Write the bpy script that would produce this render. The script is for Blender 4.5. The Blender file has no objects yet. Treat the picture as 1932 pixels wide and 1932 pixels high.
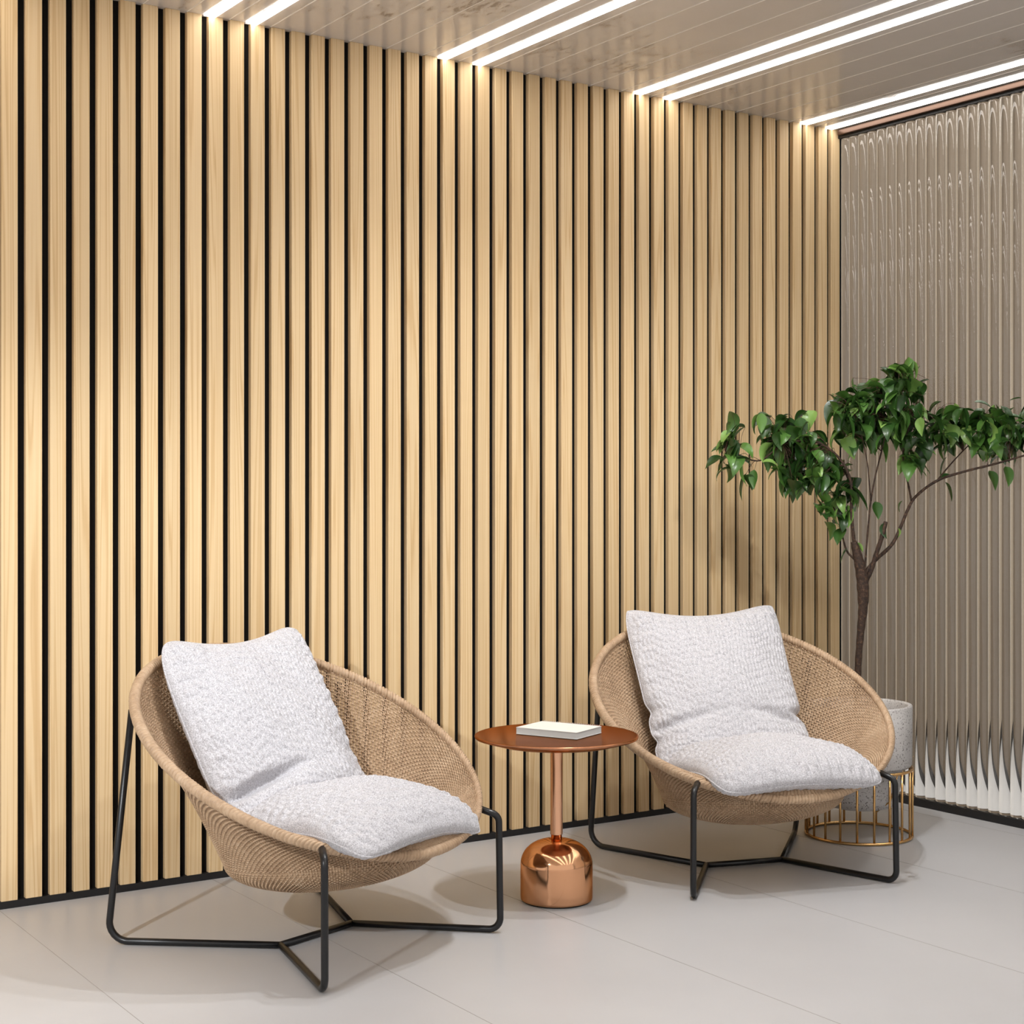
import bpy, math, random
import numpy as np
from mathutils import Vector, Matrix
random.seed(7)
R_ = np.random.RandomState(11)
PI = math.pi
scene = bpy.context.scene
col = scene.collection

# ------------------------------------------------------------------ helpers
def lin(c):
    c = c / 255.0
    return c / 12.92 if c <= 0.04045 else ((c + 0.055) / 1.055) ** 2.4
def rgb(r, g, b): return (lin(r), lin(g), lin(b), 1.0)

def mesh_obj(name, V, Fq, mat, parent=None, smooth=True, local=False):
    V = np.asarray(V, dtype=np.float32)
    me = bpy.data.meshes.new(name)
    if isinstance(Fq, np.ndarray):
        n, k = Fq.shape
        me.vertices.add(len(V)); me.vertices.foreach_set('co', V.ravel())
        me.loops.add(n * k); me.loops.foreach_set('vertex_index', Fq.astype(np.int32).ravel())
        me.polygons.add(n)
        me.polygons.foreach_set('loop_start', np.arange(0, n * k, k, dtype=np.int32))
        me.polygons.foreach_set('loop_total', np.full(n, k, dtype=np.int32))
        me.update(calc_edges=True)
    else:
        me.from_pydata([tuple(map(float, v)) for v in V], [], Fq)
        me.update()
    if smooth: me.polygons.foreach_set('use_smooth', [True] * len(me.polygons))
    if mat: me.materials.append(mat)
    o = bpy.data.objects.new(name, me); col.objects.link(o)
    if parent: o.parent = parent
    return o

class MB:
    """collects geometry for one mesh"""
    def __init__(s): s.V = []; s.F = []; s.n = 0
    def add(s, V, F):
        V = np.asarray(V, float).reshape(-1, 3)
        s.V.append(V); s.F += [tuple(int(i) + s.n for i in f) for f in F]; s.n += len(V); return s
    def box(s, x0, x1, y0, y1, z0, z1, bev=0.0):
        if bev <= 0:
            V = [(x, y, z) for x in (x0, x1) for y in (y0, y1) for z in (z0, z1)]
            F = [(0, 1, 3, 2), (4, 6, 7, 5), (0, 4, 5, 1), (2, 3, 7, 6), (0, 2, 6, 4), (1, 5, 7, 3)]
            return s.add(V, F)
        b = bev   # bevel on vertical + horizontal edges (chamfer)
        c = np.array([(x0 + x1) / 2, (y0 + y1) / 2, (z0 + z1) / 2]); h = np.array([(x1 - x0) / 2, (y1 - y0) / 2, (z1 - z0) / 2])
        V = []; idx = {}
        for sx in (-1, 1):
            for sy in (-1, 1):
                for sz in (-1, 1):
                    for ax in range(3):
                        v = h - b; v = v.copy(); v[ax] = h[ax]
                        idx[(sx, sy, sz, ax)] = len(V); V.append(c + v * np.array([sx, sy, sz]))
        F = []
        def fix(f):
            p = np.array([V[i] for i in f]); nn = np.cross(p[1] - p[0], p[2] - p[0])
            return f if nn @ (p.mean(0) - c) > 0 else f[::-1]
        for ax in range(3):
            for sg in (-1, 1):
                o1, o2 = [a for a in range(3) if a != ax]
                f = []
                for a, b2 in ((-1, -1), (1, -1), (1, 1), (-1, 1)):
                    k = [0, 0, 0]; k[ax] = sg; k[o1] = a; k[o2] = b2; f.append(idx[(*k, ax)])
                F.append(fix(f))
        for ax in range(3):     # edges parallel to ax
            o1, o2 = [a for a in range(3) if a != ax]
            for a in (-1, 1):
                for b2 in (-1, 1):
                    k0 = [0, 0, 0]; k0[o1] = a; k0[o2] = b2; k1 = list(k0); k0[ax] = -1; k1[ax] = 1
                    F.append(fix([idx[(*k0, o1)], idx[(*k1, o1)], idx[(*k1, o2)], idx[(*k0, o2)]]))
        for sx in (-1, 1):
            for sy in (-1, 1):
                for sz in (-1, 1): F.append(fix([idx[(sx, sy, sz, a)] for a in range(3)]))
        return s.add(V, F)
    def lathe(s, prof, c=(0, 0, 0), n=64):
        V = []; F = []
        m = len(prof)
        for i in range(n):
            a = 2 * PI * i / n
            for r, z in prof: V.append((c[0] + r * math.cos(a), c[1] + r * math.sin(a), c[2] + z))
        for i in range(n):
            j = (i + 1) % n
            for k in range(m - 1): F.append((i * m + k, j * m + k, j * m + k + 1, i * m + k + 1))
        return s.add(V, F)
    def tube(s, pts, rad, n=10, closed=False, caps=True):
        P = np.asarray(pts, float); m = len(P)
        rad = np.full(m, rad) if np.isscalar(rad) else np.asarray(rad, float)
        T = np.zeros_like(P)
        if closed: T = np.roll(P, -1, 0) - np.roll(P, 1, 0)
        else:
            T[1:-1] = P[2:] - P[:-2]; T[0] = P[1] - P[0]; T[-1] = P[-1] - P[-2]
        T /= np.linalg.norm(T, axis=1)[:, None] + 1e-12
        up = np.array([0, 0, 1.0]) if abs(T[0][2]) < .9 else np.array([1.0, 0, 0])
        u = np.cross(T[0], up); u /= np.linalg.norm(u)
        V = []
        for i in range(m):
            u = u - T[i] * (u @ T[i]); u /= np.linalg.norm(u); w = np.cross(T[i], u)
            for k in range(n):
                a = 2 * PI * k / n; V.append(P[i] + rad[i] * (math.cos(a) * u + math.sin(a) * w))
        F = []
        for i in range(m if closed else m - 1):
            j = (i + 1) % m
            for k in range(n):
                l = (k + 1) % n; F.append((i * n + k, i * n + l, j * n + l, j * n + k))
        if caps and not closed:
            F.append(tuple(range(n))[::-1]); F.append(tuple(range((m - 1) * n, m * n)))
        return s.add(V, F)
    def build(s, name, mat, parent=None, smooth=True):
        return mesh_obj(name, np.concatenate(s.V), s.F, mat, parent, smooth)

def fillet(pts, rads, seg=8):
    pts = [np.array(p, float) for p in pts]; out = [pts[0]]
    for i in range(1, len(pts) - 1):
        a, b, c = pts[i - 1], pts[i], pts[i + 1]; r = rads[i - 1]
        u = (a - b) / np.linalg.norm(a - b); w = (c - b) / np.linalg.norm(c - b)
        ang = math.acos(max(-1, min(1, u @ w))); d = r / math.tan(ang / 2)
        p0 = b + u * d; p1 = b + w * d
        bis = (u + w) / np.linalg.norm(u + w); cen = b + bis * r / math.sin(ang / 2)
        for k in range(seg + 1):
            t = k / seg; v = (p0 - cen) * (1 - t) + (p1 - cen) * t
            out.append(cen + v / np.linalg.norm(v) * r)
    out.append(pts[-1]); return out

def smooth_curve(P, n=8):
    P = np.asarray(P, float); Q = np.vstack([2 * P[0] - P[1], P, 2 * P[-1] - P[-2]]); out = []
    for i in range(1, len(Q) - 2):
        a, b, c, d = Q[i - 1], Q[i], Q[i + 1], Q[i + 2]
        for k in range(n):
            t = k / n
            out.append(.5 * (2 * b + (c - a) * t + (2 * a - 5 * b + 4 * c - d) * t * t + (3 * b - a - 3 * c + d) * t ** 3))
    out.append(P[-1]); return np.array(out)

def empty(name, loc=(0, 0, 0), rz=0.0):
    o = bpy.data.objects.new(name, None); col.objects.link(o)
    o.location = loc; o.rotation_euler = (0, 0, rz); o.empty_display_size = .1; return o
def tag(o, label=None, cat=None, group=None, kind=None):
    if label: o['label'] = label
    if cat: o['category'] = cat
    if group: o['group'] = group
    if kind: o['kind'] = kind
    return o

# ------------------------------------------------------------------ materials
def new_mat(name):
    m = bpy.data.materials.new(name); m.use_nodes = True
    return m, m.node_tree.nodes, m.node_tree.links, m.node_tree.nodes['Principled BSDF']
def simple(name, c, rough=.5, metal=0., spec=.5, coat=0.):
    m, N, L, B = new_mat(name)
    B.inputs['Base Color'].default_value = c; B.inputs['Roughness'].default_value = rough
    B.inputs['Metallic'].default_value = metal; B.inputs['Specular IOR Level'].default_value = spec
    B.inputs['Coat Weight'].default_value = coat
    return m
def node(N, t, **k):
    n = N.new(t)
    for a, v in k.items(): setattr(n, a, v)
    return n
def ramp(N, stops):
    r = N.new('ShaderNodeValToRGB'); e = r.color_ramp.elements
    while len(e) < len(stops): e.new(.5)
    for i, (p, c) in enumerate(stops): e[i].position = p; e[i].color = c
    return r
def noise(N, L, vec, scale, detail=4, rough=.5, dist=0):
    n = N.new('ShaderNodeTexNoise'); n.inputs['Scale'].default_value = scale; n.inputs['Detail'].default_value = detail
    n.inputs['Roughness'].default_value = rough; n.inputs['Distortion'].default_value = dist
    if vec is not None: L.new(vec, n.inputs['Vector'])
    return n
def mapping(N, L, src, scale=(1, 1, 1)):
    m = N.new('ShaderNodeMapping'); m.inputs['Scale'].default_value = scale; L.new(src, m.inputs['Vector']); return m
def bump(N, L, h, B, strength=.3, dist=.002):
    b = N.new('ShaderNodeBump'); b.inputs['Strength'].default_value = strength; b.inputs['Distance'].default_value = dist
    L.new(h, b.inputs['Height']); L.new(b.outputs['Normal'], B.inputs['Normal']); return b

# light ash wood, vertical grain, differing from slat to slat
def wood_mat():
    m, N, L, B = new_mat('light_ash_wood')
    tc = N.new('ShaderNodeTexCoord'); geo = N.new('ShaderNodeNewGeometry')
    off = node(N, 'ShaderNodeVectorMath', operation='SCALE'); off.inputs[0].default_value = (3.1, 7.7, 23.0)
    L.new(geo.outputs['Random Per Island'], off.inputs['Scale'])
    add = node(N, 'ShaderNodeVectorMath', operation='ADD'); L.new(tc.outputs['Object'], add.inputs[0]); L.new(off.outputs[0], add.inputs[1])
    # fine pores
    m1 = mapping(N, L, add.outputs[0], (210, 40, 1.6)); n1 = noise(N, L, m1.outputs[0], 1.0, 5, .6)
    # growth lines
    m2 = mapping(N, L, add.outputs[0], (16, 5, .20)); n2 = noise(N, L, m2.outputs[0], 1.0, 2, .4, .3)
    w = node(N, 'ShaderNodeMath', operation='MULTIPLY'); w.inputs[1].default_value = 110; L.new(n2.outputs[0], w.inputs[0])
    s = node(N, 'ShaderNodeMath', operation='SINE'); L.new(w.outputs[0], s.inputs[0])
    s2 = node(N, 'ShaderNodeMath', operation='MULTIPLY_ADD'); s2.inputs[1].default_value = .5; s2.inputs[2].default_value = .5; L.new(s.outputs[0], s2.inputs[0])
    p = node(N, 'ShaderNodeMath', operation='POWER'); p.inputs[1].default_value = 3.0; L.new(s2.outputs[0], p.inputs[0])
    mixf = node(N, 'ShaderNodeMath', operation='MULTIPLY_ADD'); mixf.inputs[1].default_value = .34; L.new(p.outputs[0], mixf.inputs[0])
    g = node(N, 'ShaderNodeMath', operation='MULTIPLY'); g.inputs[1].default_value = .62; L.new(n1.outputs[0], g.inputs[0]); L.new(g.outputs[0], mixf.inputs[2])
    r = ramp(N, [(.1, rgb(238, 212, 170)), (.45, rgb(230, 199, 152)), (.9, rgb(206, 166, 114))]); L.new(mixf.outputs[0], r.inputs[0])
    # tone per slat
    hs = N.new('ShaderNodeHueSaturation'); L.new(r.outputs[0], hs.inputs['Color'])
    mr = N.new('ShaderNodeMapRange'); mr.inputs['To Min'].default_value = .93; mr.inputs['To Max'].default_value = 1.05
    L.new(geo.outputs['Random Per Island'], mr.inputs['Value']); L.new(mr.outputs[0], hs.inputs['Value'])
    L.new(hs.outputs[0], B.inputs['Base Color']); B.inputs['Roughness'].default_value = .55; B.inputs['Specular IOR Level'].default_value = .3
    bump(N, L, n1.outputs[0], B, .25, .0008)
    return m

def plaster_mat(name, c0, c1, rough, sc=2.0, bmp=.15, spot=False, r2=None, metal=0):
    m, N, L, B = new_mat(name); tc = N.new('ShaderNodeTexCoord')
    n1 = noise(N, L, tc.outputs['Object'], sc, 6, .6); r = ramp(N, [(.3, c0), (.7, c1)]); L.new(n1.outputs[0], r.inputs[0])
    out = r.outputs[0]
    L.new(out, B.inputs['Base Color']); B.inputs['Roughness'].default_value = rough; B.inputs['Metallic'].default_value = metal
    n2 = noise(N, L, tc.outputs['Object'], sc * 22, 6, .7)
    if r2:
        mr = N.new('ShaderNodeMapRange'); mr.inputs['From Min'].default_value = .3; mr.inputs['From Max'].default_value = .7
        mr.inputs['To Min'].default_value = rough; mr.inputs['To Max'].default_value = r2; L.new(n2.outputs[0], mr.inputs['Value']); L.new(mr.outputs[0], B.inputs['Roughness'])
    bump(N, L, n2.outputs[0], B, bmp, .001)
    return m

def ceiling_mat():
    m, N, L, B = new_mat('worn_concrete_ceiling'); tc = N.new('ShaderNodeTexCoord')
    n1 = noise(N, L, tc.outputs['Object'], 1.4, 6, .6); r = ramp(N, [(.3, rgb(222, 216, 211)), (.7, rgb(232, 226, 221))]); L.new(n1.outputs[0], r.inputs[0])
    # sparse worn pits, gathered in patches, stretched along the boards
    mp = mapping(N, L, tc.outputs['Object'], (60, 16, 1)); n2 = noise(N, L, mp.outputs[0], 1, 7, .75)
    n3 = noise(N, L, tc.outputs['Object'], 2.2, 3, .6)
    mu = node(N, 'ShaderNodeMath', operation='MULTIPLY'); L.new(n2.outputs[0], mu.inputs[0]); L.new(n3.outputs[0], mu.inputs[1])
    r2 = ramp(N, [(.30, (0, 0, 0, 1)), (.36, (1, 1, 1, 1))]); L.new(mu.outputs[0], r2.inputs[0])
    mx = node(N, 'ShaderNodeMix', data_type='RGBA'); L.new(r2.outputs[0], mx.inputs[0]); L.new(r.outputs[0], mx.inputs[6]); mx.inputs[7].default_value = rgb(176, 163, 150)
    L.new(mx.outputs[2], B.inputs['Base Color'])
    mr = N.new('ShaderNodeMapRange'); mr.inputs['To Min'].default_value = .16; mr.inputs['To Max'].default_value = .5; L.new(r2.outputs[0], mr.inputs['Value'])
    L.new(mr.outputs[0], B.inputs['Roughness']); B.inputs['Specular IOR Level'].default_value = .45
    bump(N, L, mu.outputs[0], B, .25, .002)
    return m

def rattan_mat():
    m, N, L, B = new_mat('honey_rattan'); tc = N.new('ShaderNodeTexCoord')
    n1 = noise(N, L, tc.outputs['Object'], 60, 3, .6); n2 = noise(N, L, tc.outputs['Object'], 7, 3, .5)
    a = node(N, 'ShaderNodeMath', operation='ADD'); L.new(n1.outputs[0], a.inputs[0]); L.new(n2.outputs[0], a.inputs[1])
    h = node(N, 'ShaderNodeMath', operation='MULTIPLY'); h.inputs[1].default_value = .5; L.new(a.outputs[0], h.inputs[0])
    r = ramp(N, [(.3, rgb(160, 132, 104)), (.5, rgb(186, 157, 127)), (.7, rgb(204, 177, 148))]); L.new(h.outputs[0], r.inputs[0])
    L.new(r.outputs[0], B.inputs['Base Color']); B.inputs['Roughness'].default_value = .5; B.inputs['Specular IOR Level'].default_value = .4
    return m

def fabric_mat():
    m, N, L, B = new_mat('pale_knit_fabric'); tc = N.new('ShaderNodeTexCoord')
    n1 = noise(N, L, tc.outputs['Object'], 260, 3, .7); n2 = noise(N, L, tc.outputs['Object'], 520, 2, .6)
    v = N.new('ShaderNodeTexVoronoi'); v.inputs['Scale'].default_value = 300; L.new(tc.outputs['Object'], v.inputs['Vector'])
    r = ramp(N, [(.32, rgb(158, 156, 160)), (.5, rgb(198, 196, 200)), (.68, rgb(226, 225, 229))]); L.new(n1.outputs[0], r.inputs[0])
    L.new(r.outputs[0], B.inputs['Base Color']); B.inputs['Roughness'].default_value = .95; B.inputs['Specular IOR Level'].default_value = .1
    B.inputs['Sheen Weight'].default_value = .25
    s = node(N, 'ShaderNodeMath', operation='ADD'); L.new(n1.outputs[0], s.inputs[0]); L.new(v.outputs['Distance'], s.inputs[1])
    bump(N, L, s.outputs[0], B, .26, .0025)
    return m

def floor_mat():
    m, N, L, B = new_mat('pale_stone_floor'); tc = N.new('ShaderNodeTexCoord')
    n1 = noise(N, L, tc.outputs['Object'], .9, 5, .55); r = ramp(N, [(.35, rgb(194, 193, 194)), (.65, rgb(202, 201, 202))]); L.new(n1.outputs[0], r.inputs[0])
    L.new(r.outputs[0], B.inputs['Base Color'])
    mr = N.new('ShaderNodeMapRange'); mr.inputs['To Min'].default_value = .28; mr.inputs['To Max'].default_value = .40; L.new(n1.outputs[0], mr.inputs['Value']); L.new(mr.outputs[0], B.inputs['Roughness'])
    B.inputs['Specular IOR Level'].default_value = .35
    return m

def copper_mat(name, c, rough, edge=None):
    m, N, L, B = new_mat(name); tc = N.new('ShaderNodeTexCoord')
    B.inputs['Base Color'].default_value = c; B.inputs['Metallic'].default_value = 1; B.inputs['Roughness'].default_value = rough
    if edge: B.inputs['Specular Tint'].default_value = edge
    n1 = noise(N, L, tc.outputs['Object'], 14, 3, .5); mr = N.new('ShaderNodeMapRange')
    mr.inputs['To Min'].default_value = rough * .9; mr.inputs['To Max'].default_value = rough * 1.12; L.new(n1.outputs[0], mr.inputs['Value']); L.new(mr.outputs[0], B.inputs['Roughness'])
    return m

def terrazzo_mat():
    m, N, L, B = new_mat('speckled_concrete'); tc = N.new('ShaderNodeTexCoord')
    n1 = noise(N, L, tc.outputs['Object'], 6, 5, .6); r = ramp(N, [(.3, rgb(188, 183, 180)), (.7, rgb(214, 210, 207))]); L.new(n1.outputs[0], r.inputs[0])
    n2 = noise(N, L, tc.outputs['Object'], 150, 2, .5); r2 = ramp(N, [(.60, (0, 0, 0, 1)), (.66, (1, 1, 1, 1))]); L.new(n2.outputs[0], r2.inputs[0])
    mx = node(N, 'ShaderNodeMix', data_type='RGBA'); L.new(r2.outputs[0], mx.inputs[0]); L.new(r.outputs[0], mx.inputs[6]); mx.inputs[7].default_value = rgb(112, 106, 104)
    L.new(mx.outputs[2], B.inputs['Base Color']); B.inputs['Roughness'].default_value = .7
    bump(N, L, n2.outputs[0], B, .2, .001)
    return m

def leaf_mat():
    m, N, L, B = new_mat('glossy_green_leaf'); geo = N.new('ShaderNodeNewGeometry'); tc = N.new('ShaderNodeTexCoord')
    r = ramp(N, [(0, rgb(34, 62, 26)), (.45, rgb(58, 94, 40)), (.8, rgb(92, 134, 60)), (1, rgb(140, 176, 92))]); L.new(geo.outputs['Random Per Island'], r.inputs[0])
    L.new(r.outputs[0], B.inputs['Base Color']); B.inputs['Roughness'].default_value = .3; B.inputs['Specular IOR Level'].default_value = .6
    tr = N.new('ShaderNodeBsdfTranslucent'); hs = N.new('ShaderNodeHueSaturation'); hs.inputs['Value'].default_value = 1.3; L.new(r.outputs[0], hs.inputs['Color']); L.new(hs.outputs[0], tr.inputs[0])
    mx = N.new('ShaderNodeMixShader'); mx.inputs[0].default_value = .12; L.new(B.outputs[0], mx.inputs[1]); L.new(tr.outputs[0], mx.inputs[2])
    L.new(mx.outputs[0], N['Material Output'].inputs[0])
    return m

def bark_mat():
    m, N, L, B = new_mat('brown_bark'); tc = N.new('ShaderNodeTexCoord')
    n1 = noise(N, L, tc.outputs['Object'], 90, 5, .7); r = ramp(N, [(.35, rgb(34, 24, 17)), (.55, rgb(62, 43, 30)), (.8, rgb(120, 90, 68))]); L.new(n1.outputs[0], r.inputs[0])
    L.new(r.outputs[0], B.inputs['Base Color']); B.inputs['Roughness'].default_value = .8; bump(N, L, n1.outputs[0], B, .6, .003)
    return m

def glass_mat():
    m, N, L, B = new_mat('clear_fluted_glass')
    B.inputs['Base Color'].default_value = (.93, .93, .91, 1); B.inputs['Roughness'].default_value = .0
    B.inputs['IOR'].default_value = 1.47; B.inputs['Transmission Weight'].default_value = 1.0
    return m

def emit_mat(name, c, s):
    m = bpy.data.materials.new(name); m.use_nodes = True; N = m.node_tree.nodes; L = m.node_tree.links; N.clear()
    e = N.new('ShaderNodeEmission'); e.inputs[0].default_value = c; e.inputs[1].default_value = s
    o = N.new('ShaderNodeOutputMaterial'); L.new(e.outputs[0], o.inputs[0]); return m

M_wood = wood_mat(); M_floor = floor_mat(); M_ceil = ceiling_mat(); M_rattan = rattan_mat(); M_fabric = fabric_mat()
M_felt = simple('black_felt', rgb(20, 18, 17), .9, 0, .15)
M_plinth = simple('black_plinth', rgb(30, 29, 30), .35, 0, .4)
M_joint = simple('floor_joint_grey', rgb(168, 163, 160), .6)
M_cjoint = simple('ceiling_joint_pale', rgb(252, 248, 242), .5)
M_black = simple('black_powder_coat', rgb(20, 20, 22), .32, 0, .5)
M_copper = copper_mat('polished_copper', (.76, .40, .22, 1), .12, (.8, .5, .32, 1))
M_copper_top = copper_mat('satin_copper', (.50, .23, .125, 1), .24, (.70, .43, .29, 1))
M_copper_pole = copper_mat('brushed_copper', (.84, .47, .29, 1), .22)
M_brass = copper_mat('aged_gold', (.62, .38, .16, 1), .26)
M_bronze = simple('brown_bronze', (.09, .055, .04, 1), .3, .85)
M_terr = terrazzo_mat(); M_leaf = leaf_mat(); M_bark = bark_mat(); M_glass = glass_mat()
M_twig = simple('reddish_twig', rgb(70, 44, 32), .7)
M_soil = plaster_mat('soil', rgb(48, 38, 30), rgb(78, 62, 50), .95, 30, .6)
M_paper = simple('white_paper', rgb(238, 236, 232), .6)
M_cover = simple('white_card', rgb(243, 241, 236), .45)
M_wire = simple('white_wire', rgb(228, 226, 222), .3, .3)
M_led = emit_mat('led_diffuser_light', (1.0, .955, .905, 1), 9.8)
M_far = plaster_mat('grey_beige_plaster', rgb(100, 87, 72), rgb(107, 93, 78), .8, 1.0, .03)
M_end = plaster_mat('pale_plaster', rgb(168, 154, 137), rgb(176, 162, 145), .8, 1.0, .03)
M_farbase = simple('dark_skirting', rgb(30, 26, 24), .5)
M_under = simple('charcoal_cushion_cloth', rgb(52, 50, 52), .9)

# ------------------------------------------------------------------ the room
H = 3.0
XL, YF = -6.8, -7.2
XR = 4.6
b = MB().box(XL, XR + .3, YF, .5, -.1, 0)
floor = tag(b.build('floor', M_floor, None, False), kind='structure')
j = MB()
for k in range(-7, 6):
    x = -3.776 + .731 * k; j.box(x - .0009, x + .0009, YF, 0.0 if x < 0 else .28, -.001, .0006)
j.build('floor_joint', M_joint, floor, False)

XLED = [-3.077 + .942 * k + d for k in range(-2, 4) for d in (0, .157)]
LW = .043
cb = MB().box(XL, .03, YF, .06, H, H + .12)
ceiling = tag(cb.build('ceiling', M_ceil, None, False), kind='structure')
cj = MB()
for k in range(-30, 20):
    x = -2.98 + .157 * k
    if XL < x < -.02: cj.box(x - .0021, x + .0021, YF, 0, H - .0010, H + .001)
cj.build('ceiling_joint', M_cjoint, ceiling, False)

LEDLAB = {
 2: 'white LED strip past the left edge of the view, left one of its pair',
 3: 'white LED strip past the left edge of the view, right one of its pair',
 4: 'glowing white LED strip in the ceiling, the first from the left',
 5: 'glowing white LED strip, second from the left, right partner of the first',
 6: 'glowing white LED strip, left one of the pair meeting the wall above the side table',
 7: 'glowing white LED strip, right one of the pair meeting the wall above the side table',
 8: 'long glowing LED strip, left one of the pair meeting the wall above the right chair',
 9: 'long glowing LED strip, right one of the pair meeting the wall above the right chair',
 10: 'glowing LED strip nearest the fluted glass but one, ending above the potted tree',
 11: 'glowing LED strip running right beside the rail of the fluted glass'}
M_channel = simple('white_channel', rgb(225, 222, 216), .5)
for i, x in enumerate(XLED):
    if i not in LEDLAB: continue
    t = empty('led_strip_light', (x + LW / 2, -.0, H)); w = LW / 2
    tag(t, LEDLAB[i], 'ceiling light', 'linear ceiling lights in pairs')
    MB().box(-w, w, YF + .02, -.001, -.0015, -.0002).build('channel', M_channel, t, False)
    MB().box(-w + .0005, w - .0005, YF + .021, -.0012, -.0042, -.0015).build('diffuser', M_led, t, False)

# slatted back wall: black felt backing, vertical timber slats, black plinth
wall = empty('wall_back', (0, 0, 0)); tag(wall, kind='structure')
MB().box(XL, 0.03, .022, .06, 0, H).build('felt_backing', M_felt, wall, False)
MB().box(XL, 0.03, .06, .5, 0, H + .12).build('plaster_core', M_far, wall, False)
sl = MB(); k0 = int((XL + 1.424) / .079) + 1
for k in range(k0, 20):
    x0 = -1.424 + .079 * k + .026; x1 = x0 + .053
    if x0 > -.02: break
    x1 = min(x1, -.001)
    sl.box(x0, x1, 0, .024, .024, H, .0012)
sl.build('timber_slats', M_wood, wall, False)
base = MB().box(XL, 0.0, -.0, .03, 0, .024)
bb = tag(base.build('baseboard_back', M_plinth, None, False), kind='structure')

# fluted glass partition
win = empty('window_1', (0, 0, 0)); tag(win, kind='structure')
YG = -7.0
MB().box(-.016, .05, YG, .0, 0, .034, .002).build('bottom_rail', M_plinth, win, False)
MB().box(-.012, .05, YG, .0, H - .040, H - .001).build('top_rail', M_plinth, win, False)
tr_ = MB().box(-.03, -.012, YG, -.012, H - .030, H - .003, .003)
tr_.build('rail_cover', M_bronze, win, False)
P_ = .0557; Rg = P_ / 2 * .985; fl = MB()
ng = int(-YG / P_)
zs = [.036, .040, .046] + [2.948, 2.956, 2.960]
for i in range(ng):
    yc = .0085 - P_ * i - P_ / 2 * 1.0
    if yc + Rg > -.0005: yc = -.0005 - Rg if i == 0 else yc
    n = 40; prof = [(Rg * .88, .0355), (Rg * .97, .038), (Rg, .043), (Rg, 2.950), (Rg * .97, 2.956), (Rg * .88, 2.9585)]
    V = []; F = []
    for (r, z) in prof:
        for k in range(n):
            a = 2 * PI * k / n; V.append((.018 + r * math.cos(a), yc + r * math.sin(a), z))
    for q in range(len(prof) - 1):
        for k in range(n):
            l = (k + 1) % n; F.append((q * n + k, q * n + l, (q + 1) * n + l, (q + 1) * n + k))
    F.append(tuple(range(n))[::-1]); F.append(tuple(range((len(prof) - 1) * n, len(prof) * n)))
    fl.add(V, F)
fl.build('fluted_glass', M_glass, win, True)

# space seen through the glass
wf = MB().box(XR, XR + .2, YF, .5, 0, 5.2)
wfo = tag(wf.build('wall_right', M_end, None, False), kind='structure')
tag(MB().box(XR - .02, XR, YF, .28, 0, .10).build('baseboard_right', M_farbase, None, False), kind='structure')
tag(MB().box(0.031, XR - .02, .28, .30, 0, .05).build('baseboard_far', M_farbase, None, False), kind='structure')
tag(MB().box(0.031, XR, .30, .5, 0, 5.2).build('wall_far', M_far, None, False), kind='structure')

# ------------------------------------------------------------------ lounge chairs
RC_Y, RC_Z, RR, TILT = .0112, .5823, .542, math.radians(28.2)
B_Y, B_Z, R1, T1, BULGE, DEPTH = .1016, .2693, .3177, math.radians(-6.54), -.0285, .0977
def shell_pt(t, v):
    """v in 0..1 side from the rim down, 1..2 the domed base. arrays ok"""
    t = np.asarray(t, float); v = np.asarray(v, float)
    w = np.clip(v, 0, 1); ph = np.clip(v - 1, 0, 1) * PI / 2
    cy = RC_Y * (1 - w) + B_Y * w; cz = RC_Z * (1 - w) + B_Z * w
    R = RR * (1 - w) + R1 * w + BULGE * np.sin(PI * w); a = TILT * (1 - w) + T1 * w
    R = R * np.cos(ph); e = DEPTH * np.sin(ph)
    return np.stack([R * np.cos(t), cy + R * np.sin(t) * np.cos(a) - e * np.sin(a), cz - R * np.sin(t) * np.sin(a) - e * np.cos(a)], -1)
def shell_frame(t, v):
    e = 1e-3
    P = shell_pt(t, v); A = shell_pt(t + e, v) - shell_pt(t - e, v); D = shell_pt(t, np.minimum(v + e, 1.995)) - shell_pt(t, v - e)
    A /= np.linalg.norm(A, axis=-1, keepdims=True) + 1e-12; D /= np.linalg.norm(D, axis=-1, keepdims=True) + 1e-12
    Nn = np.cross(A, D); Nn /= np.linalg.norm(Nn, axis=-1, keepdims=True) + 1e-12
    return P, A, D, Nn
def strand(P, U, W, ru, rw, n, closed):
    """P (rows, m, 3) centre lines with cross-section axes U, W -> quads"""
    rows, m, _ = P.shape
    a = 2 * np.pi * np.arange(n) / n + np.pi / n
    V = P[:, :, None, :] + ru * np.cos(a)[None, None, :, None] * U[:, :, None, :] + rw * np.sin(a)[None, None, :, None] * W[:, :, None, :]
    i = np.arange(rows)[:, None, None]; jj = np.arange(m if closed else m - 1)[None, :, None]; k = np.arange(n)[None, None, :]
    def id_(i, j, k): return ((i * m + j) * n + k)
    F = np.stack([id_(i, jj, k), id_(i, jj, (k + 1) % n), id_(i, (jj + 1) % m, (k + 1) % n), id_(i, (jj + 1) % m, k)], -1).reshape(-1, 4)
    return V.reshape(-1, 3), F
NP_ = 248                           # pairs of stakes
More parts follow.
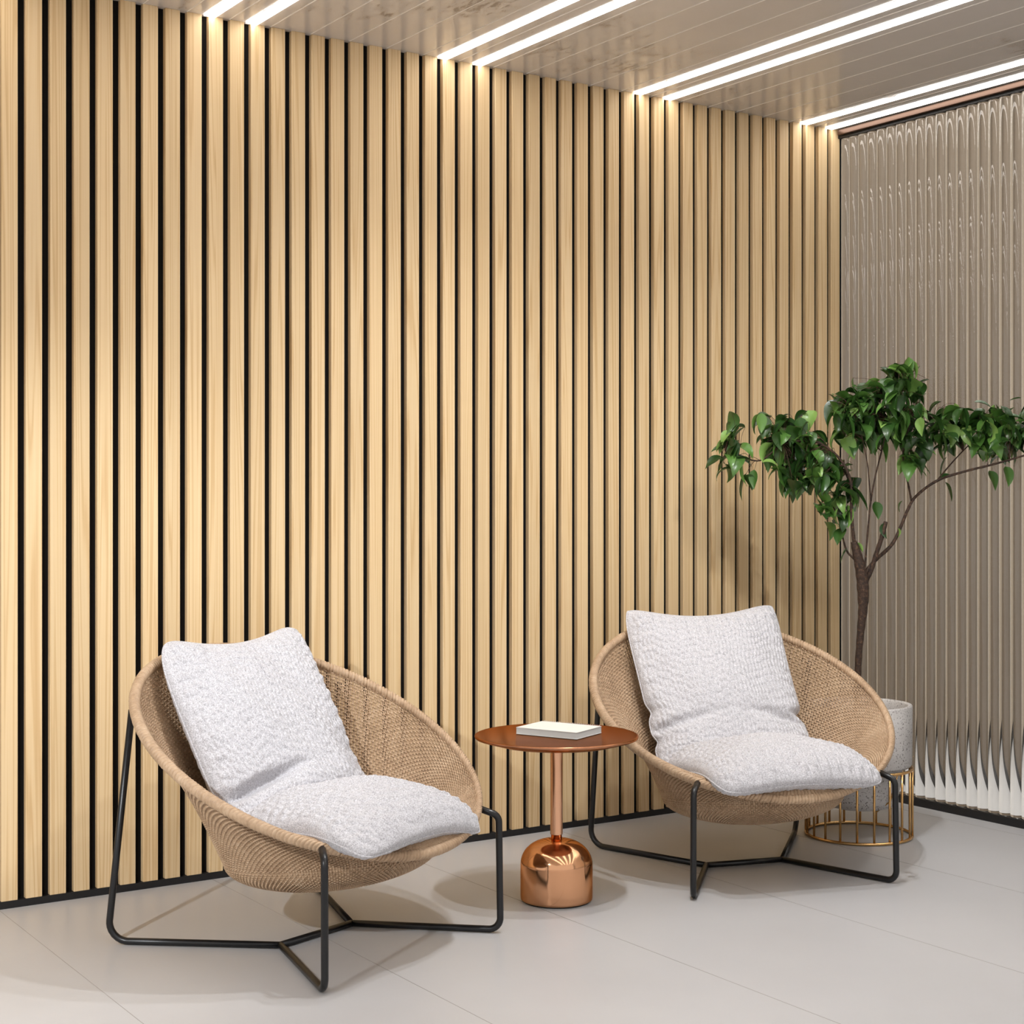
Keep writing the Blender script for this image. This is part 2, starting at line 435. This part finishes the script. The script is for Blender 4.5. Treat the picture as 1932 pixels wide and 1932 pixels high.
def make_weave(parent):
    # rows
    vs = []; v = .02
    while v < 1.93:
        vs.append(v); P0 = shell_pt(np.linspace(0, 2 * PI, 24), np.full(24, v)); P1 = shell_pt(np.linspace(0, 2 * PI, 24), np.full(24, v + .004))
        v += .004 * .0072 / np.linalg.norm(P1 - P0, axis=1).mean()
    vs = np.array(vs); rows = len(vs)
    m = NP_ * 4; t = 2 * np.pi * np.arange(m) / m
    tt, vv = np.meshgrid(t, vs)
    P, A, D, Nn = shell_frame(tt, vv)
    ph = np.cos(np.pi * np.arange(m) / 4 * 1.0)[None, :] * ((-1.0) ** np.arange(rows))[:, None]
    P = P + Nn * (.0042 * np.clip(ph * 1.3, -1, 1))[..., None]
    V1, F1 = strand(P, D, Nn, .0029, .0019, 5, True)
    # stakes in pairs
    nv = 46; vv2 = np.concatenate([np.linspace(0, 1, 26), np.linspace(1.05, 1.93, 20)])
    ts = []
    for i in range(NP_):
        c = 2 * np.pi * i / NP_; ts += [c - .0050, c + .0050]
    tt, vv = np.meshgrid(np.array(ts), vv2, indexing='ij'); P, A, D, Nn = shell_frame(tt, vv)
    V2, F2 = strand(P, A, Nn, .0022, .0019, 5, False)
    V = np.concatenate([V1, V2]); F = np.concatenate([F1, F2 + len(V1)])
    o = mesh_obj('woven_shell', V, F, M_rattan, parent)
    return o
def make_shell_disc(parent):
    n = 48; V = []; F = []
    for sgn, off in ((1, .003), (-1, -.003)):
        for v in (1.90, 1.93, 1.96, 1.99):
            for k in range(n):
                P, A, D, Nn = shell_frame(np.array(2 * PI * k / n), np.array(v)); V.append(P + Nn * off)
    for s in (0, 4):
        for q in range(3):
            for k in range(n):
                l = (k + 1) % n; F.append(((s + q) * n + k, (s + q) * n + l, (s + q + 1) * n + l, (s + q + 1) * n + k))
        F.append(tuple((s + 3) * n + k for k in range(n)))
    return mesh_obj('base_disc', V, F, M_rattan, parent)
def make_rim(parent):
    NW = 300; per = 7; m = NW * per; n = 12
    t = 2 * np.pi * np.arange(m) / m
    P, A, D, Nn = shell_frame(t, np.full(m, 1e-3))
    P = P - D * .004
    ph = (np.arange(m) % per) / per
    rw = R_.rand(NW); wid = np.repeat(rw, per)
    prof = np.abs(np.sin(np.pi * ph)) ** .35
    depth = .0038 + .0036 * (np.repeat(R_.rand(NW), per) > .6)
    rad = .0168 - depth * (1 - prof) + .0006 * (wid - .5)
    a = 2 * np.pi * np.arange(n) / n
    V = P[:, None] + rad[:, None, None] * (np.cos(a)[None, :, None] * D[:, None] + np.sin(a)[None, :, None] * Nn[:, None])
    i = np.arange(m)[:, None]; k = np.arange(n)[None]
    F = np.stack([i * n + k, i * n + (k + 1) % n, ((i + 1) % m) * n + (k + 1) % n, ((i + 1) % m) * n + k], -1).reshape(-1, 4)
    return mesh_obj('wrapped_rim', V.reshape(-1, 3), F, M_rattan, parent)

TR = .0105
def make_chair(loc, rz):
    t = empty('rattan_lounge_chair', loc, rz)
    make_weave(t); make_shell_disc(t); make_rim(t)
    z = TR + .0005
    J = lambda s: (s * .150, .035, z)
    for s in (-1, 1):
        f = fillet([J(s), (s * .378, .442, z), (s * .375, .438, .358), (s * .339, .392, .379)], [.035, .028])
        MB().tube(f, TR, 12).build('front_leg', M_black, t)
        bk = fillet([J(s), (s * .432, -.405, z), (s * .432, -.292, .705)], [.055])
        MB().tube(bk, TR, 12).build('back_leg', M_black, t)
    MB().tube([(-.150, .035, z), (.150, .035, z)], TR, 12).build('crossbar', M_black, t)
    # fixing straps where the front legs meet the rim
    for s in (-1, 1):
        MB().tube([(s * .339, .392, .378), (s * .332, .384, .384)], .008, 10).build('leg_bracket', M_black, t)
    return t

def copy_tree(o, parent=None):
    c = o.copy(); col.objects.link(c); c.parent = parent
    for ch in list(o.children): copy_tree(ch, c)
    return c

# the chair's own +y is its front; world pose: x right vector at angle a, front = (sin a, -cos a) -> mirrored frame, so chair meshes are built with y flipped
FLIP = Matrix.Scale(-1, 4, (0, 1, 0))
def flip_children(root):
    for ch in root.children:
        ch.data.transform(FLIP); ch.data.flip_normals()
POSE1 = (-3.076, -.8165, math.radians(18.6)); POSE2 = (-1.353, -.8335, math.radians(-16.6))
chair1 = make_chair((POSE1[0], POSE1[1], 0), POSE1[2]); flip_children(chair1)
tag(chair1, 'round tan rattan lounge chair with black tube legs, left of the copper table', 'chair', 'rattan lounge chairs')
chair2 = copy_tree(chair1); chair2.location = (POSE2[0], POSE2[1], 0); chair2.rotation_euler = (0, 0, POSE2[2])
tag(chair2, 'round tan rattan lounge chair with black tube legs, between the copper table and potted tree', 'chair', 'rattan lounge chairs')

# ------------------------------------------------------------------ cushions
def spline1(pts, s):
    """arc-length parameterised smooth (y, z) path evaluated at s in 0..1"""
    C = smooth_curve(np.array([(0, p[0], p[1]) for p in pts]), 16)
    d = np.concatenate([[0], np.cumsum(np.linalg.norm(np.diff(C, axis=0), axis=1))]); L = d[-1]
    u = s * L; return np.interp(u, d, C[:, 1]), np.interp(u, d, C[:, 2]), L
def knit(a, b, seed):
    """plaited knit relief: staggered lens-shaped braids. a along, b across, metres"""
    rj = np.random.RandomState(seed).rand(400)
    r = (b + .22 * a + .0025 * np.sin(a * 70 + seed) + .002 * np.sin(b * 55)) / .0165; row = np.floor(r); fr = r - row
    al = a / .034 + rj[(row.astype(int)) % 400] + .15 * np.sin(b * 40 + seed)
    k = np.floor(al); fa = al - k
    ridge = np.abs(np.sin(np.pi * fr)) ** .40 * (1 - .85 * np.abs(2 * fa - 1) ** 5)
    hv = .7 + .3 * rj[((row * 7 + k * 13).astype(int)) % 400]
    return ridge * hv * (.65 + .35 * np.sin(2 * np.pi * (fa * .5 + fr * .5)))
def make_cushion(name, path, W, T, top_dip, side_pinch, dent, seed, extra=None, n=250, amp=.0090, parent=None, pinch=lambda u, v: 0 * u, ex=.55, rc=.10):
    g = np.linspace(-1, 1, n); U, Vv = np.meshgrid(g, g, indexing='ij')
    u = np.sign(U) * (1 - (1 - np.abs(U)) ** 1.25); v = np.sign(Vv) * (1 - (1 - np.abs(Vv)) ** 1.25)
    # rounded square outline with pinched edges
    kx = 1 - side_pinch * (1 - v ** 2) - rc * np.abs(v) ** 9 - pinch(u, v)
    kv = 1 - top_dip * (1 - u ** 2) * (v > 0) - side_pinch * (1 - u ** 2) * (v <= 0) - rc * .8 * np.abs(u) ** 9
    X = u * W * kx; sv = v * kv
    rs = np.random.RandomState(seed)
    e = extra(u, v) if extra else (0, 0, 0)
    yy, zz, L = spline1(path, np.clip((1 - sv) / 2, 0, 1))
    y2, z2, _ = spline1(path, np.clip((1 - sv) / 2 + .01, 0, 1)); y1, z1, _ = spline1(path, np.clip((1 - sv) / 2 - .01, 0, 1))
    ty, tz = y2 - y1, z2 - z1; tl = np.hypot(ty, tz) + 1e-9; ny, nz = -tz / tl, ty / tl      # outward (front/top) normal
    prof = ((1 - np.abs(u) ** 2.6) * (1 - np.abs(v) ** 2.6)); prof = np.clip(prof, 0, 1) ** ex
    d = dent(u, v)
    lump = .006 * np.sin(u * 5 + seed) * np.sin(v * 4 + 2 * seed) + .004 * np.sin(u * 11 + v * 7 + seed)
    edge = np.clip((1 - np.maximum(np.abs(u), np.abs(v))) / .10, 0, 1)
    # radial gathers near the seam
    gath = .0035 * np.sin(u * 46 + 2 * np.sin(v * 5)) * np.exp(-((1 - np.abs(v)) / .22) ** 2) + .0035 * np.sin(v * 46 + 2 * np.sin(u * 5)) * np.exp(-((1 - np.abs(u)) / .22) ** 2)
    half_l = L / 2
    kn = knit(v * half_l + .3 * X, X - .25 * v * half_l + .01 * np.sin(v * 6), seed)
    VV = []
    for sgn in (1, -1):
        h = T * prof * (1 - d if sgn > 0 else .85) + (lump + gath) * edge * (1 if sgn > 0 else .5)
        h = h + amp * kn * (.25 + .75 * edge) * (edge > 0)
        h = np.where(edge <= 0, 0, h)
        VV.append(np.stack([X + e[0], yy + sgn * ny * h + e[1], zz + sgn * nz * h + e[2]], -1).reshape(-1, 3))
    V = np.concatenate(VV)
    i = np.arange(n - 1)[:, None]; j2 = np.arange(n - 1)[None]
    f = np.stack([i * n + j2, (i + 1) * n + j2, (i + 1) * n + j2 + 1, i * n + j2 + 1], -1).reshape(-1, 4)
    F = np.concatenate([f[:, ::-1], f + n * n])
    # weld the two skins along the outline
    idx = np.arange(2 * n * n)
    border = np.zeros((n, n), bool); border[0] = border[-1] = True; border[:, 0] = border[:, -1] = True
    bi = np.nonzero(border.ravel())[0]; idx[bi + n * n] = bi
    F = idx[F]
    used = np.unique(F); remap = np.full(2 * n * n, -1); remap[used] = np.arange(len(used))
    body = mesh_obj(name, V[used], remap[F], M_fabric, parent)
    ring = [(k, 0) for k in range(n)] + [(n - 1, k) for k in range(1, n)] + [(k, n - 1) for k in range(n - 2, -1, -1)] + [(0, k) for k in range(n - 2, 0, -1)]
    rp = VV[0].reshape(n, n, 3)[[a for a, _ in ring], [b3 for _, b3 in ring]]
    keep = [0]
    for q in range(1, len(rp)):
        if np.linalg.norm(rp[q] - rp[keep[-1]]) > .006: keep.append(q)
    rp = rp[keep]
    pm = MB().tube(rp, .0032, 7, closed=True)
    pip = pm.build('piping', M_fabric, body)
    return body, pip

def place(o, pose):
    o[0].data.transform(FLIP); o[0].data.flip_normals(); o[1].data.transform(FLIP); o[1].data.flip_normals()
    o[0].location = (pose[0], pose[1], 0); o[0].rotation_euler = (0, 0, pose[2])
    return o[0]
back_path = [(-.392, .915), (-.29, .76), (-.18, .60), (-.085, .46), (-.01, .375), (.10, .335), (.21, .335)]
def dent1(u, v):
    c = -.33 + .12 * (u + 1); st = .92 * np.clip(.15 - u * 1.1, 0, 1) ** .8
    return st * np.exp(-((v - c) / .040) ** 2) - .10 * np.exp(-((v - c + .15) / .09) ** 2) * (u < .6)
def pin1(u, v): return .07 * np.exp(-((v + .31) / .05) ** 2) * (u < 0) + .02 * np.exp(-((v + .1) / .06) ** 2) * (u > 0)
def dent2(u, v):
    c = -.16 + .05 * np.cos(u * 3); st = .62 * np.abs(u) ** 1.6 + .04
    return st * np.exp(-((v - c) / .05) ** 2)
def pin2(u, v): return .09 * np.exp(-((v + .12) / .045) ** 2) * (u > 0) + .05 * np.exp(-((v + .02) / .06) ** 2) * (u < 0) + .05 * np.exp(-((v + .30) / .05) ** 2) * (u < 0)
def ears1(u, v):
    top = np.clip(v, 0, 1) ** 2
    return (.036 * top + .012 * top * (u < 0), -.01 * top, (.006 * u - .008) * top)
c = make_cushion('back_cushion', back_path, .318, .090, .13, .05, dent1, 3, ears1, pinch=pin1)
tag(place(c, POSE1), 'pale grey knitted back cushion propped upright in the left lounge chair, creased low down', 'cushion', 'knitted back cushions')
def ears2(u, v):
    top = np.clip(v, 0, 1) ** 2
    return (.014 * top * (1 + 0 * u), -.006 * top, (.004 * u - .002) * top)
c = make_cushion('back_cushion', back_path, .322, .088, .12, .045, dent2, 5, ears2, pinch=pin2, rc=.06)
tag(place(c, POSE2), 'pale grey knitted back cushion propped upright in the right lounge chair, by the tree', 'cushion', 'knitted back cushions')
seat_path = [(-.06, .365), (.06, .395), (.20, .412), (.33, .415), (.43, .402), (.488, .382), (.508, .368)]
def droop1(u, v):
    fr = np.clip(-v, 0, 1)
    return (-.022 + fr * u * u * np.where(u < 0, -.026, .016), -.036 * u * fr, -.020 * np.abs(u) ** 2.2 * fr ** 2 - .03 * u * u * (1 - fr) - .008 * u - .022 * np.clip(u, 0, 1) ** 2 * fr)
def droop2(u, v):
    fr = np.clip(-v, 0, 1)
    return (.0 + 0 * u, .008 + 0 * u, -.018 * np.abs(u) ** 2.2 * fr ** 2 - .03 * u * u * (1 - fr))
nod = lambda u, v: 0 * u
c = make_cushion('seat_cushion', seat_path, .298, .080, .05, .03, nod, 8, droop1, ex=.42)
tag(place(c, POSE1), 'pale grey knitted seat cushion lying in the left lounge chair, drooping over its front rim', 'cushion', 'knitted seat cushions')
c = make_cushion('seat_cushion', seat_path, .312, .080, .05, .03, nod, 12, droop2, ex=.42)
tag(place(c, POSE2), 'pale grey knitted seat cushion lying in the right lounge chair, over its front rim', 'cushion', 'knitted seat cushions')

# ------------------------------------------------------------------ copper side table and notebook
TX, TY = -2.209, -.89
tb = empty('side_table', (TX, TY, 0)); tag(tb, 'round polished copper side table with domed base, between the two lounge chairs', 'table')
top = [(0, .5445), (.262, .5445), (.266, .5455), (.2695, .5440), (.2700, .5400), (.2680, .5360), (.20, .5170), (.12, .5060), (.022, .5040), (0, .5040)]
MB().lathe(top, n=128).build('tabletop', M_copper_top, tb)
MB().lathe([(.0205, .2180), (.0205, .5045)], n=40).build('pole', M_copper_pole, tb)
MB().lathe([(.0, .196), (.018, .196), (.0180, .2165), (.0205, .2180)], n=40).build('neck_ring', M_copper, tb)
dome = [(0, .004), (.1150, .004), (.1185, .007), (.1192, .012)] + [(.1192, .06), (.1192, .118)]
for k in range(1, 15):
    a = PI / 2 * k / 14; dome.append((.1192 * math.cos(a) ** .82 if k < 14 else .0, .118 + .085 * math.sin(a)))
MB().lathe(dome, n=96).build('domed_base', M_copper, tb)
MB().lathe([(0, .0), (.110, .0), (.110, .004), (0, .004)], n=64).build('foot_pad', M_black, tb)

c0 = np.array([-2.189, -.8755]); e1 = np.array([-2.2209 + 2.3162, -1.0196 + .810]); l1 = np.linalg.norm(e1); e2 = np.array([-2.0619 + 2.2209, -.9646 + 1.0196]); l2 = np.linalg.norm(e2)
ang = math.atan2(e1[1], e1[0])      # long side, facing the viewer's left
nb = empty('spiral_notebook', (c0[0], c0[1], .5458), ang)
tag(nb, 'thick white spiral-bound notebook lying on the copper side table', 'notebook')
hx, hy = l1 / 2, l2 / 2
MB().box(-hx + .001, hx - .001, -hy + .001, hy - .001, .0012, .0208).build('page_block', M_paper, nb, False)
MB().box(-hx, hx, -hy, hy, .0208, .0222).build('front_cover', M_cover, nb, False)
MB().box(-hx, hx, -hy, hy, .0, .0012).build('back_cover', M_cover, nb, False)
sp = MB(); nr = 26
for k in range(nr):
    x = -hx + .010 + (2 * hx - .02) * k / (nr - 1); ring = []
    for q in range(16):
        a = 2 * PI * q / 16; ring.append((x + .0015 * math.sin(a), hy - .001 + .0075 * math.cos(a), .0125 + .0125 * math.sin(a)))
    sp.tube(ring, .0007, 5, closed=True)
sp.build('spiral_binding', M_wire, nb)

# ------------------------------------------------------------------ potted tree
PX, PY = -.643, -.733
st = empty('plant_stand', (PX, PY, 0)); tag(st, 'round gold wire plant stand of upright rods holding the speckled pot', 'plant stand')
SR = .205
def ring_pts(r, z, n=72): return [(r * math.cos(2 * PI * k / n), r * math.sin(2 * PI * k / n), z) for k in range(n)]
for z in (.0065, .268): MB().tube(ring_pts(SR, z), .0062, 8, closed=True).build('ring', M_brass, st)
for k in range(20):
    a = 2 * PI * (k + .35) / 20; x, y = SR * math.cos(a), SR * math.sin(a)
    MB().tube([(x, y, .006), (x, y, .268)], .0048, 8).build('rod', M_brass, st)
for k in range(3):      # spokes the pot rests on
    a = 2 * PI * k / 3 + .5
    MB().tube([(SR * math.cos(a), SR * math.sin(a), .262), (.17 * math.cos(a), .17 * math.sin(a), .16), (.10 * math.cos(a), .10 * math.sin(a), .1085), (0, 0, .1055)], .003, 6).build('cradle_wire', M_brass, st)
pot = empty('flower_pot', (PX, PY, .112)); tag(pot, 'pale grey speckled concrete pot sitting in the gold wire stand', 'pot')
pp = [(0, 0), (.10, .0), (.13, .008), (.150, .035), (.163, .10), (.170, .158), (.1985, .166), (.204, .176), (.206, .30), (.206, .400), (.2035, .405), (.190, .405), (.187, .400), (.186, .34), (.186, .30)]
MB().lathe(pp, n=96).build('pot_body', M_terr, pot)
MB().lathe([(0, .350), (.10, .347), (.1865, .342)], n=64).build('soil', M_soil, pot)

tree = empty('potted_tree', (PX, PY, .458)); tag(tree, 'small leafy tree with a forked brown trunk growing from the speckled pot', 'tree')
# local frame: q = across the corner (roughly wall diagonal), w = depth, z = height
qd = np.array([.8330, -.5533]); wd = np.array([.5533, .8330]); S = 479.4
def T(px, py, w=0.):      # tree plan drawn on a 479-units-per-metre grid, w = depth in metres
    q = (px - 1620) / S; h = (1575 - py) / S
    return np.array([q * qd[0] + w * wd[0], q * qd[1] + w * wd[1], h - .458])
tb_ = MB()
def stem(pts, r0, r1, mb=None, n=9, prof=None):
    P = smooth_curve(np.array([T(*p) for p in pts]), 6); rad = np.linspace(r0, r1, len(P)) * (1 + .06 * np.sin(np.arange(len(P)) * 1.7))
    if prof: rad = np.interp(np.linspace(0, 1, len(P)), [a for a, _ in prof], [b for _, b in prof]) * (1 + .05 * np.sin(np.arange(len(P)) * 1.7))
    (mb or tb_).tube(P, rad, n); return P
trunk = stem([(1616, 1345), (1618, 1290), (1620, 1240), (1624, 1190), (1628, 1150), (1628, 1110), (1624, 1075), (1617, 1045), (1611, 1022)], .0175, .0125, n=12, prof=[(0, .014), (.3, .0135), (.45, .017), (.62, .024), (.78, .022), (1, .0135)])
stem([(1628, 1165, .01), (1636, 1130, .012), (1635, 1100, .01), (1644, 1075, .0), (1652, 1045, -.01), (1662, 1012, -.02), (1669, 984, -.02)], .0105, .0085)
tb_.build('trunk', M_bark, tree)
B1 = stem([(1624, 1110, .0), (1634, 1080, .0), (1652, 1058, .01), (1686, 1028, .03), (1706, 993, .05), (1720, 962, .06), (1736, 936, .06), (1776, 906, .05), (1828, 888, .02), (1863, 879, .0), (1900, 868, -.03), (1950, 852, -.06)], .0085, .0035, MB_b := MB())
MB_b.build('branch', M_bark, tree)
def branch(pts, r0, r1):
    mb = MB(); P = stem(pts, r0, r1, mb, 7); mb.build('branch', M_bark, tree); return P
B2 = branch([(1727, 945, .06), (1720, 915, .05), (1711, 886, .03), (1706, 852, .02), (1712, 815, .0), (1722, 780, -.01)], .0042, .002)
B3 = branch([(1630, 1082, -.01), (1632, 1040, -.02), (1638, 960, -.03), (1648, 905, -.02), (1662, 852, -.01), (1676, 800, .0), (1690, 755, .01), (1700, 715, .02)], .0042, .0022)
B4 = branch([(1640, 945, -.03), (1634, 905, -.05), (1630, 875, -.06), (1620, 830, -.07), (1612, 795, -.08)], .003, .0018)
B5 = branch([(1614, 1040, .0), (1608, 1000, -.01), (1604, 955, -.02), (1603, 915, -.03), (1590, 880, -.04), (1565, 850, -.03), (1530, 832, .0), (1480, 838, .04), (1440, 868, .07), (1400, 858, .09), (1375, 850, .10)], .0075, .002)
B6 = branch([(1612, 1055, .0), (1600, 1040, .02), (1592, 1010, .03), (1584, 975, .03), (1572, 950, .04), (1555, 925, .05)], .0045, .002)
B7 = branch([(1604, 925, -.03), (1596, 890, .02), (1575, 860, .07), (1545, 840, .10), (1510, 815, .12)], .004, .002)
B8 = branch([(1775, 906, .05), (1800, 880, .08), (1830, 850, .1), (1860, 820, .09)], .0035, .0018)
B9 = branch([(1706, 852, .02), (1730, 830, .06), (1755, 805, .1), (1775, 790, .12)], .0025, .0016)

LV, LF = [], []; ln = 0
def leaf(base, direction, length, width, curl=.35, roll=0.0):
    """one pointed leaf folded along its midrib and curling down; two-sided thin solid"""
    global ln
    d = np.array(direction, float); d /= np.linalg.norm(d)
    up = np.array([0, 0, 1.0]); sd = np.cross(d, up)
    if np.linalg.norm(sd) < .15: sd = np.array([math.cos(roll * 3), math.sin(roll * 3), 0.])
    sd /= np.linalg.norm(sd); nn = np.cross(sd, d)
    cr, sr = math.cos(roll), math.sin(roll); sd, nn = sd * cr + nn * sr, nn * cr - sd * sr
    m = 9; rows = []
    pos = np.array(base, float); ang = 0
    for i in range(m + 1):
        s = i / m
        w = width * (math.sin(PI * min(1, s * 1.02) ** .72) ** .85) * (1 - .30 * s * s) if 0 < s < 1 else 0
        a = curl * (s * 1.5 + s * s * .5); dd = d * math.cos(a) - nn * math.sin(a); n2 = nn * math.cos(a) + d * math.sin(a)
        fold = .32 * w
        wav = .04 * width * math.sin(s * 9 + base[0] * 50)
        rows.append([pos - sd * w + n2 * (fold + wav), pos - sd * w * .5 + n2 * fold * .38, pos, pos + sd * w * .5 + n2 * fold * .38, pos + sd * w + n2 * (fold - wav)])
        pos = pos + dd * length / m
    V = np.array(rows).reshape(-1, 3); F = []
    for i in range(m):
        for k in range(4): F.append((i * 5 + k, i * 5 + k + 1, (i + 1) * 5 + k + 1, (i + 1) * 5 + k))
    LV.append(V); LF.extend([tuple(x + ln for x in f) for f in F]); ln += len(V)
petm = MB()
rr = random.Random(5)
def leaf_at(px, py, w, dirpx=None, L=None, node_=None):
    """leaf whose middle is at the given spot"""
    c = T(px, py, w)
    a = rr.uniform(0, 2 * PI)
    d = np.array([math.cos(a) * .75, math.sin(a) * .75, -rr.uniform(.15, 1.5)])
    if dirpx is not None and len(dirpx) == 3:
        az = rr.uniform(0, 2 * PI); el = rr.uniform(-.75, .35); d = np.array([math.cos(az) * math.cos(el), math.sin(az) * math.cos(el), math.sin(el)])
    elif dirpx is not None:
        d = np.array([dirpx[0] * qd[0], dirpx[0] * qd[1], dirpx[1]]) + .25 * np.array([wd[0], wd[1], 0]) * rr.uniform(-1, 1)
    d /= np.linalg.norm(d)
    L = L or rr.uniform(.076, .116)
    arch = dirpx is not None and len(dirpx) == 3
    base = c - d * L * .42 + np.array([0, 0, .014 if arch else 0])
    leaf(base, d, L, L * rr.uniform(.23, .31), rr.uniform(.5, 1.05) if arch else rr.uniform(.15, .55), rr.uniform(-.45, .45))
    return base
def cluster(cx, cy, rx, ry, w0, rw, n, hub):
    """leaves spread over an ellipsoid, each on a twig from its hub point"""
    hubs = [T(*h) for h in hub]
    for _ in range(int(n * 1.6)):
        while True:
            a, b3, c3 = rr.uniform(-1, 1), rr.uniform(-1, 1), rr.uniform(-1, 1)
            if a * a + b3 * b3 + c3 * c3 < 1: break
        dx = a * .9; 
        p = leaf_at(cx + a * rx, cy + b3 * ry, w0 + c3 * rw, (dx + rr.uniform(-.5, .5), rr.uniform(-1.5, .15) - .25) if rr.random() < .35 else (0, 0, 0))
        h = min(hubs, key=lambda q: np.linalg.norm(q - p))
        if np.linalg.norm(h - p) > .02:
            mid = (h + p) / 2 + np.array([0, 0, .012 + .1 * np.linalg.norm(h - p)])
            petm.tube(smooth_curve(np.array([h, mid, p]), 4), np.linspace(.0011, .0006, 9), 4)
def along(P, f):
    return P[int(f * (len(P) - 1))]
cluster(1380, 860, 33, 52, .10, .07, 18, [(1375, 850, .10), (1400, 858, .09)])
cluster(1420, 905, 30, 25, .08, .05, 3, [(1440, 868, .07)])
cluster(1395, 812, 20, 18, .09, .05, 3, [(1400, 858, .09)])
cluster(1500, 842, 58, 62, .06, .12, 58, [(1480, 838, .04), (1530, 832, 0), (1510, 815, .12), (1555, 850, .05)])
cluster(1448, 800, 20, 16, .06, .05, 6, [(1480, 838, .04)])
cluster(1545, 885, 50, 42, .02, .10, 34, [(1565, 850, -.03), (1545, 840, .1), (1590, 880, -.04)])
cluster(1500, 905, 22, 30, .04, .06, 8, [(1480, 838, .04)])
cluster(1600, 800, 42, 62, -.02, .12, 42, [(1612, 795, -.08), (1620, 830, -.07), (1676, 800, 0)])
cluster(1655, 785, 66, 62, .0, .16, 84, [(1676, 800, 0), (1662, 852, -.01), (1690, 755, .01), (1722, 780, -.01)])
cluster(1700, 735, 44, 34, .02, .10, 30, [(1700, 715, .02), (1690, 755, .01)])
cluster(1712, 700, 30, 12, .02, .05, 7, [(1700, 715, .02)])
cluster(1625, 752, 40, 20, -.02, .06, 9, [(1690, 755, .01)])
cluster(1735, 810, 42, 50, .04, .12, 34, [(1722, 780, -.01), (1775, 790, .12), (1755, 805, .1)])
cluster(1722, 872, 24, 28, .02, .06, 7, [(1711, 886, .03), (1706, 852, .02)])
cluster(1800, 810, 46, 44, .06, .12, 36, [(1775, 790, .12), (1830, 850, .1)])
cluster(1880, 820, 60, 50, .05, .14, 66, [(1860, 820, .09), (1900, 868, -.03), (1863, 879, 0)])
cluster(1960, 810, 50, 48, .0, .12, 28, [(1950, 852, -.06)])
cluster(1578, 975, 32, 42, .03, .06, 13, [(1555, 925, .05), (1572, 950, .04), (1584, 975, .03)])
cluster(1600, 925, 24, 26, -.02, .05, 7, [(1603, 915, -.03)])
for (x, y, w, d, L) in [(1652, 960, -.03, (.35, -1), .075), (1703, 952, .05, (-.7, -.8), .05), (1797, 924, .05, (.5, -1), .085), (1785, 878, .06, (-.5, -1), .09),
                        (1874, 902, .0, (.6, -1), .085), (1900, 895, -.02, (.5, -1), .085), (1701, 1005, .04, (.2, -1), .045), (1664, 1000, -.02, (-.1, -1), .07),
                        (1592, 1045, .0, (-.7, -1), .07), (1622, 1030, .0, (.7, -.5), .05), (1787, 898, .05, (-1, -.3), .06), (1862, 758, .05, (1, -.05), .08), (1916, 752, .0, (-1, -.1), .05)]:
    leaf_at(x, y, w, d, L)
petm.build('twig', M_twig, tree)
fo = mesh_obj('foliage', np.concatenate(LV), np.array(LF), M_leaf, tree)

# ------------------------------------------------------------------ light
def spot(loc, target, power, size=.04, angle=150, blend=.6, color=(1, .96, .9)):
    l = bpy.data.lights.new('spot', 'SPOT'); l.energy = power; l.shadow_soft_size = size; l.spot_size = math.radians(angle); l.spot_blend = blend; l.color = color
    o = bpy.data.objects.new('ceiling_spotlight', l); col.objects.link(o); o.location = loc
    o.rotation_euler = (Vector(target) - Vector(loc)).to_track_quat('-Z', 'Y').to_euler(); return o
spot((-2.36, -1.78, 2.96), (-2.36, -1.78, 0), 84, .025, 150, .8, (.96, .98, 1))
spot((-2.10, -1.45, 2.96), (-2.10, -1.45, 0), 62, .025, 150, .8, (.96, .98, 1))
spot((-1.7, -2.5, 2.95), (-.7, -.65, 1.2), 78, .11, 62, .8, (1, .97, .92))
spot((-6.3, -3.3, 2.35), (-3.85, -.2, .45), 410, .03, 42, .7, (.93, .965, 1))

al = bpy.data.lights.new('area', 'AREA'); al.shape = 'RECTANGLE'; al.size = 1.3; al.size_y = 7; al.energy = 430; al.color = (1, .98, .94)
ao = bpy.data.objects.new('corridor_fill_light', al); col.objects.link(ao); ao.location = (.9, -2.5, 4.9)  # unseen fill lamp, added to brighten the floor and walls behind the glass
w = bpy.data.worlds.new('world'); scene.world = w; w.use_nodes = True
bg = w.node_tree.nodes['Background']; bg.inputs[0].default_value = (1, .98, .96, 1); bg.inputs[1].default_value = .88

# ------------------------------------------------------------------ camera
cam = bpy.data.cameras.new('camera'); co = bpy.data.objects.new('camera', cam); col.objects.link(co)
co.location = (-5.17834, -5.09563, 1.32459)
co.rotation_euler = (PI / 2, 0, -math.radians(33.5912))
cam.sensor_width = 36; cam.lens = 2945 / 1932 * 36; cam.shift_x = 0.0; cam.shift_y = -(966 - 940) / 1932; cam.clip_end = 100
scene.camera = co

scene.view_settings.view_transform = 'Standard'; scene.view_settings.look = 'None'; scene.view_settings.exposure = 0.0; scene.view_settings.gamma = 1
scene.view_settings.use_curve_mapping = False
cy = scene.cycles
cy.use_denoising = True
cy.use_adaptive_sampling = True; cy.adaptive_threshold = .05
cy.max_bounces = 10; cy.diffuse_bounces = 4; cy.glossy_bounces = 4; cy.transmission_bounces = 10; cy.transparent_max_bounces = 12
cy.sample_clamp_indirect = 6.0; cy.caustics_reflective = False; cy.caustics_refractive = False
